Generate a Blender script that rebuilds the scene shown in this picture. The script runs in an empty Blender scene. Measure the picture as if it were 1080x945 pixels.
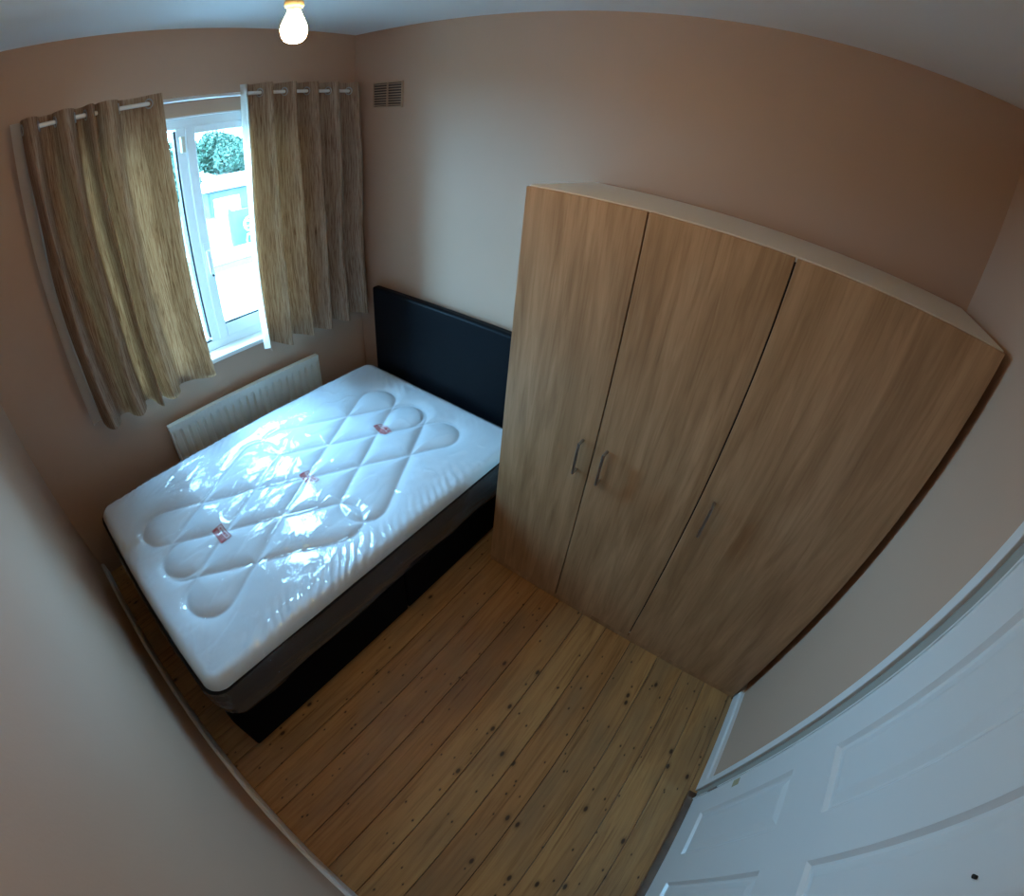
import bpy, bmesh, math, random
import numpy as np
from mathutils import Vector, Matrix, noise as mnoise

random.seed(7); np.random.seed(7)
S = bpy.context.scene
COL = S.collection

# ------------------------------------------------------------------ camera, sky, exposure
LX, D, H = 3.083, 2.193, 2.593            # room: x 0..LX, y -D..0, z 0..H
cam = bpy.data.cameras.new('camera'); cam_ob = bpy.data.objects.new('camera', cam); COL.objects.link(cam_ob)
R = Matrix(((0.81503319, -0.41588346, 0.40343754, 2.44698783),
            (0.57252699, 0.47101111, -0.6710897, -1.87044131),
            (0.08907154, 0.77793926, 0.62199419, 2.05964245),
            (0, 0, 0, 1)))
cam_ob.matrix_world = R
cam.type = 'PANO'
cam.panorama_type = 'FISHEYE_LENS_POLYNOMIAL'          # ultra-wide phone lens, barrel distorted
cam.fisheye_fov = math.radians(180)
cam.sensor_fit = 'HORIZONTAL'
cam.sensor_width = 36.0; cam.sensor_height = 31.5
K = (1.10802676, -0.08053695, 0.01780275)
cam.fisheye_polynomial_k0 = 0.0
cam.fisheye_polynomial_k1 = -K[0] / 18
cam.fisheye_polynomial_k2 = 0.0
cam.fisheye_polynomial_k3 = -K[1] / 18 ** 3
cam.fisheye_polynomial_k4 = -K[2] / 18 ** 4
cam.clip_start = 0.01; cam.clip_end = 300
S.camera = cam_ob

w = bpy.data.worlds.new('overcast_sky'); S.world = w; w.use_nodes = True
bg = w.node_tree.nodes['Background']
bg.inputs[0].default_value = (0.27, 0.63, 1.0, 1); bg.inputs[1].default_value = 84.0

por = bpy.data.lights.new('window_portal', 'AREA'); por.shape = 'RECTANGLE'; por.size = 1.16; por.size_y = 1.26
por.cycles.is_portal = True
po = bpy.data.objects.new('window_portal', por); COL.objects.link(po)
po.location = (-0.24, -0.985, 1.55); po.rotation_euler = (0, math.radians(-90), 0)   # -Z of the light faces +X (into the room)
po.rotation_euler = Matrix(((0, 0, -1), (1, 0, 0), (0, -1, 0))).to_euler()

S.view_settings.view_transform = 'Standard'; S.view_settings.look = 'None'
S.view_settings.gamma = 1; S.view_settings.use_curve_mapping = False
S.view_settings.exposure = -0.12
cy = S.cycles
cy.max_bounces = 10; cy.diffuse_bounces = 6; cy.transparent_max_bounces = 24; cy.transmission_bounces = 8
cy.sample_clamp_indirect = 6.0; cy.caustics_reflective = False; cy.caustics_refractive = False

# ------------------------------------------------------------------ materials
def new_mat(name):
    m = bpy.data.materials.new(name); m.use_nodes = True
    nt = m.node_tree
    for n in list(nt.nodes):
        if n.type != 'OUTPUT_MATERIAL': nt.nodes.remove(n)
    return m, nt, nt.nodes, [n for n in nt.nodes if n.type == 'OUTPUT_MATERIAL'][0]
def N(nt, typ, **kw):
    n = nt.nodes.new(typ)
    for k, v in kw.items():
        if k.startswith('i_'):
            key = k[2:]; key = int(key) if key.isdigit() else key.replace('_', ' ')
            n.inputs[key].default_value = v
        else: setattr(n, k, v)
    return n
def bsdf(nt, out, col, rough=0.6, metal=0.0, spec=0.5):
    b = N(nt, 'ShaderNodeBsdfPrincipled')
    b.inputs['Base Color'].default_value = (*col, 1); b.inputs['Roughness'].default_value = rough
    b.inputs['Metallic'].default_value = metal; b.inputs['Specular IOR Level'].default_value = spec
    nt.links.new(b.outputs[0], out.inputs[0]); return b
def coords(nt, kind='Object', scale=(1, 1, 1), rnd=0.0):
    tc = N(nt, 'ShaderNodeTexCoord'); mp = N(nt, 'ShaderNodeMapping'); mp.inputs['Scale'].default_value = scale
    src = tc.outputs[kind]
    if rnd:
        oi = N(nt, 'ShaderNodeObjectInfo'); mu = N(nt, 'ShaderNodeMath', operation='MULTIPLY'); mu.inputs[1].default_value = rnd
        nt.links.new(oi.outputs['Random'], mu.inputs[0])
        va = N(nt, 'ShaderNodeVectorMath', operation='ADD'); cx = N(nt, 'ShaderNodeCombineXYZ')
        for i in range(3): nt.links.new(mu.outputs[0], cx.inputs[i])
        nt.links.new(src, va.inputs[0]); nt.links.new(cx.outputs[0], va.inputs[1]); src = va.outputs[0]
    nt.links.new(src, mp.inputs[0]); return mp.outputs[0]
def ramp(nt, fac, stops):
    r = N(nt, 'ShaderNodeValToRGB'); e = r.color_ramp.elements
    while len(e) < len(stops): e.new(0.5)
    for q, (p, c) in zip(e, stops): q.position = p; q.color = (*c, 1)
    nt.links.new(fac, r.inputs[0]); return r.outputs[0]
def noise_tex(nt, vec, scale, detail=3, rough=0.5, dist=0.0):
    n = N(nt, 'ShaderNodeTexNoise'); n.inputs['Scale'].default_value = scale; n.inputs['Detail'].default_value = detail
    n.inputs['Roughness'].default_value = rough; n.inputs['Distortion'].default_value = dist
    nt.links.new(vec, n.inputs['Vector']); return n.outputs['Fac']
def mixc(nt, fac, a, b, mode='MIX'):
    m = N(nt, 'ShaderNodeMix', data_type='RGBA', blend_type=mode)
    for s, v in ((0, fac), (6, a), (7, b)):
        if hasattr(v, 'is_linked') or hasattr(v, 'links'): nt.links.new(v, m.inputs[s])
        else: m.inputs[s].default_value = v if s == 0 else (*v, 1)
    return m.outputs[2]
def bump(nt, b, h, strength=0.2, dist=0.01):
    n = N(nt, 'ShaderNodeBump'); n.inputs['Strength'].default_value = strength; n.inputs['Distance'].default_value = dist
    nt.links.new(h, n.inputs['Height']); nt.links.new(n.outputs[0], b.inputs['Normal'])
def schlick(nt, normal=None, f0=0.04):
    # two-sided reflectance of a thin sheet
    ge = N(nt, 'ShaderNodeNewGeometry'); dt = N(nt, 'ShaderNodeVectorMath', operation='DOT_PRODUCT')
    nt.links.new(ge.outputs['Incoming'], dt.inputs[0]); nt.links.new(normal if normal else ge.outputs['Normal'], dt.inputs[1])
    ab = N(nt, 'ShaderNodeMath', operation='ABSOLUTE'); nt.links.new(dt.outputs['Value'], ab.inputs[0])
    om = N(nt, 'ShaderNodeMath', operation='SUBTRACT', use_clamp=True); om.inputs[0].default_value = 1.0; nt.links.new(ab.outputs[0], om.inputs[1])
    pw = N(nt, 'ShaderNodeMath', operation='POWER'); pw.inputs[1].default_value = 5.0; nt.links.new(om.outputs[0], pw.inputs[0])
    ma = N(nt, 'ShaderNodeMath', operation='MULTIPLY_ADD'); ma.inputs[1].default_value = 1 - f0; ma.inputs[2].default_value = f0
    nt.links.new(pw.outputs[0], ma.inputs[0]); return ma.outputs[0]
M = {}
def simple(name, col, rough=0.6, metal=0.0, var=0.0, vscale=4.0, bmp=0.0, bscale=200.0, spec=0.5):
    m, nt, ns, out = new_mat(name); b = bsdf(nt, out, col, rough, metal, spec)
    if var or bmp:
        v = coords(nt)
        if var:
            f = noise_tex(nt, v, vscale, 4)
            c = ramp(nt, f, [(0.3, tuple(x * (1 - var) for x in col)), (0.7, tuple(min(1, x * (1 + var)) for x in col))])
            nt.links.new(c, b.inputs['Base Color'])
        if bmp: bump(nt, b, noise_tex(nt, v, bscale, 3), bmp, 0.004)
    M[name] = m; return m
simple('wall_paint', (0.465, 0.298, 0.210), 0.55, var=0.03, vscale=1.5, bmp=0.06, bscale=120, spec=0.35)
simple('ceiling_paint', (0.74, 0.74, 0.73), 0.8, bmp=0.08, bscale=90)
simple('gloss_white', (0.66, 0.625, 0.59), 0.28, bmp=0.03, bscale=40)
simple('cream_gloss', (0.60, 0.54, 0.44), 0.35)
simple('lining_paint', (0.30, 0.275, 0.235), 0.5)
simple('pvc', (0.80, 0.83, 0.85), 0.25)
simple('gasket', (0.02, 0.022, 0.025), 0.6)
simple('radiator_enamel', (0.66, 0.63, 0.54), 0.32)
simple('black_fabric', (0.0025, 0.0026, 0.0036), 0.85, bmp=0.25, bscale=900, spec=0.08)
simple('black_leatherette', (0.0028, 0.0034, 0.0050), 0.45, bmp=0.10, bscale=260, spec=0.10)
simple('mattress_border', (0.010, 0.010, 0.012), 0.8, bmp=0.2, bscale=500, spec=0.2)
simple('melamine_white', (0.80, 0.76, 0.68), 0.45)
simple('gap_dark', (0.012, 0.008, 0.006), 0.8)
simple('satin_metal', (0.42, 0.42, 0.43), 0.32, metal=1.0)
simple('rod_metal', (0.78, 0.77, 0.74), 0.35, metal=0.35)
simple('vent_plastic', (0.42, 0.28, 0.185), 0.5)
simple('vent_dark', (0.07, 0.05, 0.038), 0.8)
simple('holder_plastic', (0.42, 0.36, 0.27), 0.4)
simple('cord_white', (0.6, 0.57, 0.5), 0.5)
simple('tag_red', (0.50, 0.02, 0.028), 0.6)
simple('tag_white', (0.78, 0.72, 0.74), 0.6)
simple('tag_print', (0.20, 0.02, 0.03), 0.6)
simple('brown_primer', (0.36, 0.30, 0.17), 0.6)
simple('threshold_wood', (0.085, 0.038, 0.018), 0.5, var=0.25, vscale=20)
simple('render_brick', (0.30, 0.33, 0.33), 0.9, var=0.2, vscale=2)
simple('concrete', (0.28, 0.28, 0.28), 0.9, var=0.08, vscale=0.6)
simple('path_stone', (0.04, 0.045, 0.045), 0.9, var=0.25, vscale=1.2)
simple('grass', (0.012, 0.035, 0.007), 0.9, var=0.3, vscale=6)
simple('shed_wall', (0.035, 0.045, 0.042), 0.85, var=0.2, vscale=1.5)
simple('roof_white', (0.62, 0.62, 0.6), 0.8)
simple('teal_paint', (0.012, 0.042, 0.036), 0.6)
simple('chair_white', (0.7, 0.72, 0.72), 0.5)
simple('bark', (0.06, 0.045, 0.03), 0.9)
simple('leaf_green', (0.012, 0.034, 0.016), 0.7)
simple('leaf_blue', (0.014, 0.034, 0.024), 0.7)

def wood_oak():
    m, nt, ns, out = new_mat('oak_melamine'); b = bsdf(nt, out, (0.4, 0.27, 0.15), 0.38, spec=0.4)
    v1 = coords(nt, 'Object', (17, 17, 1.1), 17.0); f1 = noise_tex(nt, v1, 2.0, 6, 0.6, 1.2)
    v2 = coords(nt, 'Object', (5, 5, 0.55), 31.0); f2 = noise_tex(nt, v2, 1.6, 4, 0.55, 1.3)
    v3 = coords(nt, 'Object', (150, 150, 5.0), 3.0); f3 = noise_tex(nt, v3, 1.0, 3, 0.5)
    c1 = ramp(nt, f1, [(0.28, (0.375, 0.212, 0.108)), (0.52, (0.48, 0.282, 0.148)), (0.75, (0.55, 0.335, 0.185))])
    c2 = ramp(nt, f2, [(0.36, (0.70, 0.66, 0.60)), (0.60, (1.0, 1.0, 1.0))])
    c = mixc(nt, 0.85, c1, c2, 'MULTIPLY')
    c3 = ramp(nt, f3, [(0.30, (0.72, 0.68, 0.64)), (0.45, (1, 1, 1))])
    c = mixc(nt, 0.45, c, c3, 'MULTIPLY')
    nt.links.new(c, b.inputs['Base Color']); bump(nt, b, f3, 0.06, 0.002)
    M['oak'] = m
wood_oak()
def wood_pine():
    m, nt, ns, out = new_mat('pine_boards'); b = bsdf(nt, out, (0.4, 0.2, 0.08), 0.42, spec=0.45)
    v1 = coords(nt, 'Object', (22, 1.1, 22), 23.0); f1 = noise_tex(nt, v1, 2.2, 5, 0.6, 0.8)
    c = ramp(nt, f1, [(0.28, (0.31, 0.142, 0.046)), (0.5, (0.48, 0.245, 0.088)), (0.75, (0.57, 0.32, 0.125))])
    # whole-board shade
    oi = N(nt, 'ShaderNodeObjectInfo')
    sh = ramp(nt, oi.outputs['Random'], [(0.0, (0.80, 0.66, 0.54)), (0.5, (0.92, 0.90, 0.86)), (1.0, (1.0, 1.0, 1.0))])
    c = mixc(nt, 0.9, c, sh, 'MULTIPLY')
    # worn grey-brown patches
    v4 = coords(nt, 'Object', (3.0, 1.0, 3.0), 9.0); f4 = noise_tex(nt, v4, 1.3, 4, 0.6)
    wear = ramp(nt, f4, [(0.44, (0, 0, 0)), (0.66, (1, 1, 1))])
    c = mixc(nt, N(nt, 'ShaderNodeMath', operation='MULTIPLY', i_1=0.6).outputs[0], c, (0.22, 0.130, 0.066))
    mn = [n for n in nt.nodes if n.type == 'MATH' and n.operation == 'MULTIPLY' and not n.inputs[0].is_linked][-1]
    nt.links.new(wear, mn.inputs[0])
    # dark streaks
    v5 = coords(nt, 'Object', (70, 2.6, 70), 5.0); f5 = noise_tex(nt, v5, 1.0, 3, 0.55)
    st = ramp(nt, f5, [(0.60, (1, 1, 1)), (0.72, (0.42, 0.34, 0.28))])
    c = mixc(nt, 0.7, c, st, 'MULTIPLY')
    # knots: large and small
    for sc, thr, r0, rr in (((9.0, 5.0, 0.0), 0.78, 0.060, 41.0), ((15.0, 9.0, 0.0), 0.74, 0.045, 63.0), ((22.0, 12.0, 0.0), 0.86, 0.05, 19.0)):
        v = coords(nt, 'Object', sc, rr)
        vo = N(nt, 'ShaderNodeTexVoronoi', feature='F1'); vo.inputs['Scale'].default_value = 1.0; vo.voronoi_dimensions = '2D'
        nt.links.new(v, vo.inputs['Vector'])
        sep = N(nt, 'ShaderNodeSeparateColor'); nt.links.new(vo.outputs['Color'], sep.inputs[0])
        g = N(nt, 'ShaderNodeMath', operation='GREATER_THAN', i_1=thr); nt.links.new(sep.outputs[0], g.inputs[0])
        k = ramp(nt, vo.outputs['Distance'], [(r0 * 0.75, (1, 1, 1)), (r0 * 1.35, (0.28, 0.28, 0.28)), (r0 * 2.6, (0, 0, 0))])
        mm = N(nt, 'ShaderNodeMath', operation='MULTIPLY'); nt.links.new(k, mm.inputs[0]); nt.links.new(g.outputs[0], mm.inputs[1])
        c = mixc(nt, mm.outputs[0], c, (0.050, 0.020, 0.007))
    nt.links.new(c, b.inputs['Base Color']); bump(nt, b, f1, 0.08, 0.003)
    M['pine'] = m
wood_pine()
def fabric_curtain():
    m, nt, ns, out = new_mat('curtain_cloth')
    v = coords(nt, 'UV', (1, 1, 1))
    mp1 = N(nt, 'ShaderNodeMapping'); mp1.inputs['Scale'].default_value = (130, 5.5, 1); nt.links.new(v, mp1.inputs[0])
    f1 = noise_tex(nt, mp1.outputs[0], 1.0, 4, 0.6, 1.2)
    mp2 = N(nt, 'ShaderNodeMapping'); mp2.inputs['Scale'].default_value = (420, 16, 1); nt.links.new(v, mp2.inputs[0])
    f2 = noise_tex(nt, mp2.outputs[0], 1.0, 2, 0.5, 0.6)
    c1 = ramp(nt, f1, [(0.30, (0.165, 0.092, 0.056)), (0.48, (0.37, 0.250, 0.175)), (0.70, (0.50, 0.375, 0.285))])
    c2 = ramp(nt, f2, [(0.32, (0.62, 0.58, 0.54)), (0.55, (1, 1, 1))])
    c = mixc(nt, 0.7, c1, c2, 'MULTIPLY')
    d = N(nt, 'ShaderNodeBsdfDiffuse'); t = N(nt, 'ShaderNodeBsdfTranslucent'); mx = N(nt, 'ShaderNodeMixShader'); mx.inputs[0].default_value = 0.19
    bp = N(nt, 'ShaderNodeBump'); bp.inputs['Strength'].default_value = 0.5; bp.inputs['Distance'].default_value = 0.003
    nt.links.new(f1, bp.inputs['Height']); nt.links.new(bp.outputs[0], d.inputs['Normal'])
    c_w = mixc(nt, 1.0, c, (1.0, 0.73, 0.48), 'MULTIPLY')
    nt.links.new(c, d.inputs[0]); nt.links.new(c_w, t.inputs[0])
    nt.links.new(d.outputs[0], mx.inputs[1]); nt.links.new(t.outputs[0], mx.inputs[2]); nt.links.new(mx.outputs[0], out.inputs[0])
    M['curtain'] = m
    m, nt, ns, out = new_mat('curtain_lining')
    d = N(nt, 'ShaderNodeBsdfDiffuse'); t = N(nt, 'ShaderNodeBsdfTranslucent'); mx = N(nt, 'ShaderNodeMixShader'); mx.inputs[0].default_value = 0.50
    d.inputs[0].default_value = (0.60, 0.56, 0.52, 1); t.inputs[0].default_value = (0.70, 0.60, 0.50, 1)
    nt.links.new(d.outputs[0], mx.inputs[1]); nt.links.new(t.outputs[0], mx.inputs[2]); nt.links.new(mx.outputs[0], out.inputs[0])
    M['lining'] = m
fabric_curtain()
def mattress_mats():
    m, nt, ns, out = new_mat('mattress_ticking'); b = bsdf(nt, out, (0.71, 0.77, 0.82), 0.7)
    v = coords(nt); f = noise_tex(nt, v, 14.0, 4, 0.6)
    bump(nt, b, f, 0.22, 0.01); M['ticking'] = m
    for key, mname, haze, f0 in (('film', 'clear_polythene', 0.045, 0.075), ('film_side', 'clear_polythene_side', 0.085, 0.035)):
        m, nt, ns, out = new_mat(mname)
        v = coords(nt, 'Object', (1, 1, 1))
        n1 = N(nt, 'ShaderNodeTexNoise', noise_type='RIDGED_MULTIFRACTAL'); n1.inputs['Scale'].default_value = 5.0; n1.inputs['Detail'].default_value = 4
        n1.inputs['Distortion'].default_value = 0.8
        mp = N(nt, 'ShaderNodeMapping'); mp.inputs['Scale'].default_value = (1.0, 0.55, 1.0); mp.inputs['Rotation'].default_value = (0, 0, 0.6)
        nt.links.new(v, mp.inputs[0]); nt.links.new(mp.outputs[0], n1.inputs['Vector'])
        f2 = noise_tex(nt, v, 45.0, 3, 0.55, 0.5)
        ad = N(nt, 'ShaderNodeMath', operation='MULTIPLY_ADD'); ad.inputs[1].default_value = 0.12
        nt.links.new(f2, ad.inputs[0]); nt.links.new(n1.outputs['Fac'], ad.inputs[2])
        bp = N(nt, 'ShaderNodeBump'); bp.inputs['Strength'].default_value = 0.8; bp.inputs['Distance'].default_value = 0.014
        nt.links.new(ad.outputs[0], bp.inputs['Height'])
        fr = schlick(nt, bp.outputs[0], f0)
        gl = N(nt, 'ShaderNodeBsdfGlossy'); gl.inputs['Roughness'].default_value = 0.10; gl.inputs[0].default_value = (1, 1, 1, 1)
        nt.links.new(bp.outputs[0], gl.inputs['Normal'])
        tr = N(nt, 'ShaderNodeBsdfTransparent'); tr.inputs[0].default_value = (0.97, 0.97, 0.97, 1)
        df = N(nt, 'ShaderNodeBsdfDiffuse'); df.inputs[0].default_value = (0.75, 0.76, 0.77, 1)
        m1 = N(nt, 'ShaderNodeMixShader'); m1.inputs[0].default_value = haze
        nt.links.new(tr.outputs[0], m1.inputs[1]); nt.links.new(df.outputs[0], m1.inputs[2])
        m2 = N(nt, 'ShaderNodeMixShader'); nt.links.new(fr, m2.inputs[0])
        nt.links.new(m1.outputs[0], m2.inputs[1]); nt.links.new(gl.outputs[0], m2.inputs[2]); nt.links.new(m2.outputs[0], out.inputs[0])
        M[key] = m
mattress_mats()
def glass_mat():
    m, nt, ns, out = new_mat('window_glass')
    fr = schlick(nt, None, 0.04)
    gl = N(nt, 'ShaderNodeBsdfGlossy'); gl.inputs['Roughness'].default_value = 0.0
    tr = N(nt, 'ShaderNodeBsdfTransparent'); tr.inputs[0].default_value = (0.95, 0.97, 0.97, 1)
    mx = N(nt, 'ShaderNodeMixShader'); nt.links.new(fr, mx.inputs[0])
    nt.links.new(tr.outputs[0], mx.inputs[1]); nt.links.new(gl.outputs[0], mx.inputs[2]); nt.links.new(mx.outputs[0], out.inputs[0])
    M['glass'] = m
    m, nt, ns, out = new_mat('lit_bulb_glass')
    em = N(nt, 'ShaderNodeEmission'); em.inputs[0].default_value = (1.0, 0.66, 0.25, 1); em.inputs[1].default_value = 300.0
    nt.links.new(em.outputs[0], out.inputs[0]); M['bulb'] = m
glass_mat()

# ------------------------------------------------------------------ mesh helpers
def box(bm, lo, hi):
    v = [bm.verts.new((x, y, z)) for x in (lo[0], hi[0]) for y in (lo[1], hi[1]) for z in (lo[2], hi[2])]
    for f in ((0, 1, 3, 2), (4, 6, 7, 5), (0, 4, 5, 1), (2, 3, 7, 6), (0, 2, 6, 4), (1, 5, 7, 3)):
        bm.faces.new([v[i] for i in f])
    return v
def cyl(bm, p0, p1, r0, r1=None, seg=16):
    r1 = r0 if r1 is None else r1
    p0, p1 = Vector(p0), Vector(p1); d = (p1 - p0).normalized()
    a = d.orthogonal().normalized(); b = d.cross(a)
    rings = [[bm.verts.new(p + (a * math.cos(t) + b * math.sin(t)) * r) for t in (2 * math.pi * i / seg for i in range(seg))] for p, r in ((p0, r0), (p1, r1))]
    for i in range(seg): bm.faces.new((rings[0][i], rings[0][(i + 1) % seg], rings[1][(i + 1) % seg], rings[1][i]))
    bm.faces.new(rings[0][::-1]); bm.faces.new(rings[1])
def lathe(bm, c, prof, seg=24):
    rings = [[bm.verts.new((c[0] + r * math.cos(2 * math.pi * i / seg), c[1] + r * math.sin(2 * math.pi * i / seg), c[2] + z)) for i in range(seg)] for r, z in prof]
    for a, b in zip(rings, rings[1:]):
        for i in range(seg): bm.faces.new((a[i], a[(i + 1) % seg], b[(i + 1) % seg], b[i]))
    bm.faces.new(rings[0][::-1]); bm.faces.new(rings[-1])
def torus(bm, c, nrm, R_, r, seg=20, sec=8):
    n = Vector(nrm).normalized(); a = n.orthogonal().normalized(); b = n.cross(a); c = Vector(c)
    rr = []
    for i in range(seg):
        t = 2 * math.pi * i / seg; u = a * math.cos(t) + b * math.sin(t)
        rr.append([bm.verts.new(c + u * (R_ + r * math.cos(s)) + n * r * math.sin(s)) for s in (2 * math.pi * j / sec for j in range(sec))])
    for i in range(seg):
        for j in range(sec):
            bm.faces.new((rr[i][j], rr[(i + 1) % seg][j], rr[(i + 1) % seg][(j + 1) % sec], rr[i][(j + 1) % sec]))
def tube(bm, pts, r, seg=10):
    for a, b in zip(pts, pts[1:]): cyl(bm, a, b, r, seg=seg)
def link(name, bm, mat, parent=None, bevel=0.0, smooth=False, label=None, segs=2):
    if bevel:
        bmesh.ops.bevel(bm, geom=bm.edges[:], offset=bevel, segments=segs, affect='EDGES', profile=0.5, clamp_overlap=True)
    bmesh.ops.recalc_face_normals(bm, faces=bm.faces[:])
    me = bpy.data.meshes.new(name); bm.to_mesh(me); bm.free()
    if smooth:
        for p in me.polygons: p.use_smooth = True
        me.set_sharp_from_angle(angle=math.radians(40))
    me.materials.append(mat if not isinstance(mat, str) else M[mat])
    o = bpy.data.objects.new(name, me); COL.objects.link(o)
    if parent: o.parent = parent; o.matrix_parent_inverse = parent.matrix_world.inverted() if False else Matrix.Translation(-Vector(parent_base(parent)))
    if label: o['label'] = label
    return o
def parent_base(p):
    v = Vector(p.location)
    while p.parent: p = p.parent; v = v * 1.0
    return v if v.length else Vector((0, 0, 0))
def B(name, lo, hi, mat, parent=None, bevel=0.0, label=None, **k):
    bm = bmesh.new(); box(bm, lo, hi); return link(name, bm, mat, parent, bevel, label=label, **k)
def grid_mesh(name, P, mat, parent=None, smooth=True, uv=None):
    """P: array (n, m, 3) of points"""
    n, m = P.shape[:2]
    idx = np.arange(n * m).reshape(n, m)
    f = np.stack([idx[:-1, :-1], idx[1:, :-1], idx[1:, 1:], idx[:-1, 1:]], -1).reshape(-1, 4)
    me = bpy.data.meshes.new(name); me.from_pydata(P.reshape(-1, 3).tolist(), [], f.tolist()); me.update()
    if uv is not None:
        ul = me.uv_layers.new(name='uv'); li = np.empty(len(me.loops), dtype=np.int32); me.loops.foreach_get('vertex_index', li)
        ul.data.foreach_set('uv', uv.reshape(-1, 2)[li].astype(np.float32).ravel())
    if smooth: me.polygons.foreach_set('use_smooth', [True] * len(me.polygons))
    me.materials.append(M[mat]); o = bpy.data.objects.new(name, me); COL.objects.link(o)
    if parent: o.parent = parent; o.matrix_parent_inverse = Matrix.Translation(-Vector(parent_base(parent)))
    return o
def thing(name, label, cat, loc=(0, 0, 0), group=None):
    o = bpy.data.objects.new(name, None); COL.objects.link(o); o.location = loc; o.empty_display_size = 0.1
    o['label'] = label; o['category'] = cat
    if group: o['group'] = group
    return o
def struct(o, label=None):
    o['kind'] = 'structure'
    if label: o['label'] = label
    return o
def tag(o, label, cat, group=None):
    o['label'] = label; o['category'] = cat
    if group: o['group'] = group
    return o

# ------------------------------------------------------------------ room shell
T = 0.12
WY0, WY1, WZ0, WZ1 = -1.565, -0.405, 0.92, 2.18      # window opening
bm = bmesh.new()
for lo, hi in (((-0.26, -D - T, -0.1), (0, WY0, H + 0.1)), ((-0.26, WY1, -0.1), (0, T, H + 0.1)),
               ((-0.26, WY0, -0.1), (0, WY1, WZ0)), ((-0.26, WY0, WZ1), (0, WY1, H + 0.1))): box(bm, lo, hi)
bmesh.ops.remove_doubles(bm, verts=bm.verts[:], dist=1e-5)
struct(link('wall_window', bm, 'wall_paint'), 'mocha painted wall around the bright window')
struct(B('wall_headboard', (0, 0, -0.1), (LX + T, T, H + 0.1), 'wall_paint'), 'long mocha painted wall behind bed and wardrobe')
# right wall with the doorway
DY0, DY1, DZ = -1.80, -1.055, 2.03
bm = bmesh.new()
for lo, hi in (((LX, DY1, -0.1), (LX + T, T, H + 0.1)), ((LX, -D - T, -0.1), (LX + T, DY0, H + 0.1)), ((LX, DY0, DZ), (LX + T, DY1, H + 0.1)),
               ((LX, DY0, -0.1), (LX + T, DY1, -0.002))): box(bm, lo, hi)
struct(link('wall_right', bm, 'wall_paint'), 'mocha painted wall between wardrobe and white door')
struct(B('wall_near', (-0.26, -D - T, -0.1), (LX + T, -D, H + 0.1), 'wall_paint'), 'plain painted wall at the foot of the bed')
struct(B('ceiling', (-0.26, -D - T, H), (LX + T, T, H + 0.12), 'ceiling_paint'), 'white painted ceiling')
# floor: dark sub-base with one object for each pine board
floor = struct(B('floor', (0, -D, -0.08), (LX + 0.09, 0, -0.022), 'gap_dark'), 'bare varnished pine floorboards with dark knots')
edges = [0.0]
js = [1.594, 1.740, 1.903, 2.038, 2.179, 2.320, 2.466, 2.622, 2.765, 2.893]
x = js[0]
left = []
while x > 0.16: x -= 0.1447; left.append(x)
edges = [0.0] + [q for q in left[::-1] if q > 0.05] + js + [3.034, LX + 0.002]
for i, (a, b) in enumerate(zip(edges, edges[1:])):
    g = 0.0014
    bm = bmesh.new(); wdt = (b - a) / 2 - g
    box(bm, (-wdt, -D / 2, -0.022), (wdt, D / 2, 0.0))
    o = link('board', bm, 'pine', floor, bevel=0.0016, segs=1)
    o.matrix_parent_inverse = Matrix.Identity(4)
    o.location = ((a + b) / 2, -D / 2, random.uniform(-0.0012, 0.0))
# baseboards
def skirting(name, prof, p0, p1, axis, mat, label):
    bm = bmesh.new(); rings = []
    for p in (p0, p1):
        rings.append([bm.verts.new((p[0] + (u if axis == 'y' else 0), p[1] + (u if axis == 'x' else 0), z)) for u, z in prof])
    n = len(prof)
    for i in range(n): bm.faces.new((rings[0][i], rings[0][(i + 1) % n], rings[1][(i + 1) % n], rings[1][i]))
    bm.faces.new(rings[0][::-1]); bm.faces.new(rings[1])
    return struct(link(name, bm, mat), label)
skirting('baseboard_near', [(0, 0), (0.018, 0), (0.018, 0.078), (0.012, 0.088), (0, 0.09)], (0, -D, 0), (LX, -D, 0), 'x', 'gloss_white', 'narrow white skirting along the foot of the near wall')
skirting('baseboard_right', [(0, 0), (-0.022, 0), (-0.022, 0.075), (-0.014, 0.088), (0, 0.09)], (LX, -0.01, 0), (LX, -1.03, 0), 'y', 'gloss_white', 'white skirting between wardrobe and door frame')

# ------------------------------------------------------------------ door in the right wall
tr = struct(thing('trim_1', 'white door frame moulding with greyish lining', 'door frame', (LX, -1.05, 0)))
del tr['category']
for ys in ((-1.020, -1.050), (-1.835, -1.805)):
    B('architrave', (3.060, min(ys), 0), (LX + 0.01, max(ys), 2.11), 'gloss_white', tr, bevel=0.003)
B('architrave', (3.060, -1.835, 2.075), (LX + 0.01, -1.020, 2.11), 'gloss_white', tr, bevel=0.003)
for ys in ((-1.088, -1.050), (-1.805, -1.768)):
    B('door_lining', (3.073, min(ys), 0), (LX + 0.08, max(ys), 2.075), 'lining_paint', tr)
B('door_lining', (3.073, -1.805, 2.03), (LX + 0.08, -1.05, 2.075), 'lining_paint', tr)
B('door_bead', (3.064, -1.0925, 0.004), (3.10, -1.088, 2.03), 'gloss_white', tr)
struct(B('trim_2', (3.036, -1.80, 0.0), (LX + 0.10, -1.062, 0.006), 'threshold_wood'), 'dark stained wooden threshold strip under the white door')
door = struct(thing('door_1', 'closed white six panel door beside the wardrobe', 'door', (3.09, -1.43, 0)))
del door['category']
DW0, DW1, DB, DT = -1.766, -1.096, 0.014, 2.022
dx = 3.066
cols_y = [(-1.378, -1.190), (-1.685, -1.497)]
rows_z = [(0.175, 0.830), (1.035, 1.720), (1.800, 1.930)]
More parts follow.
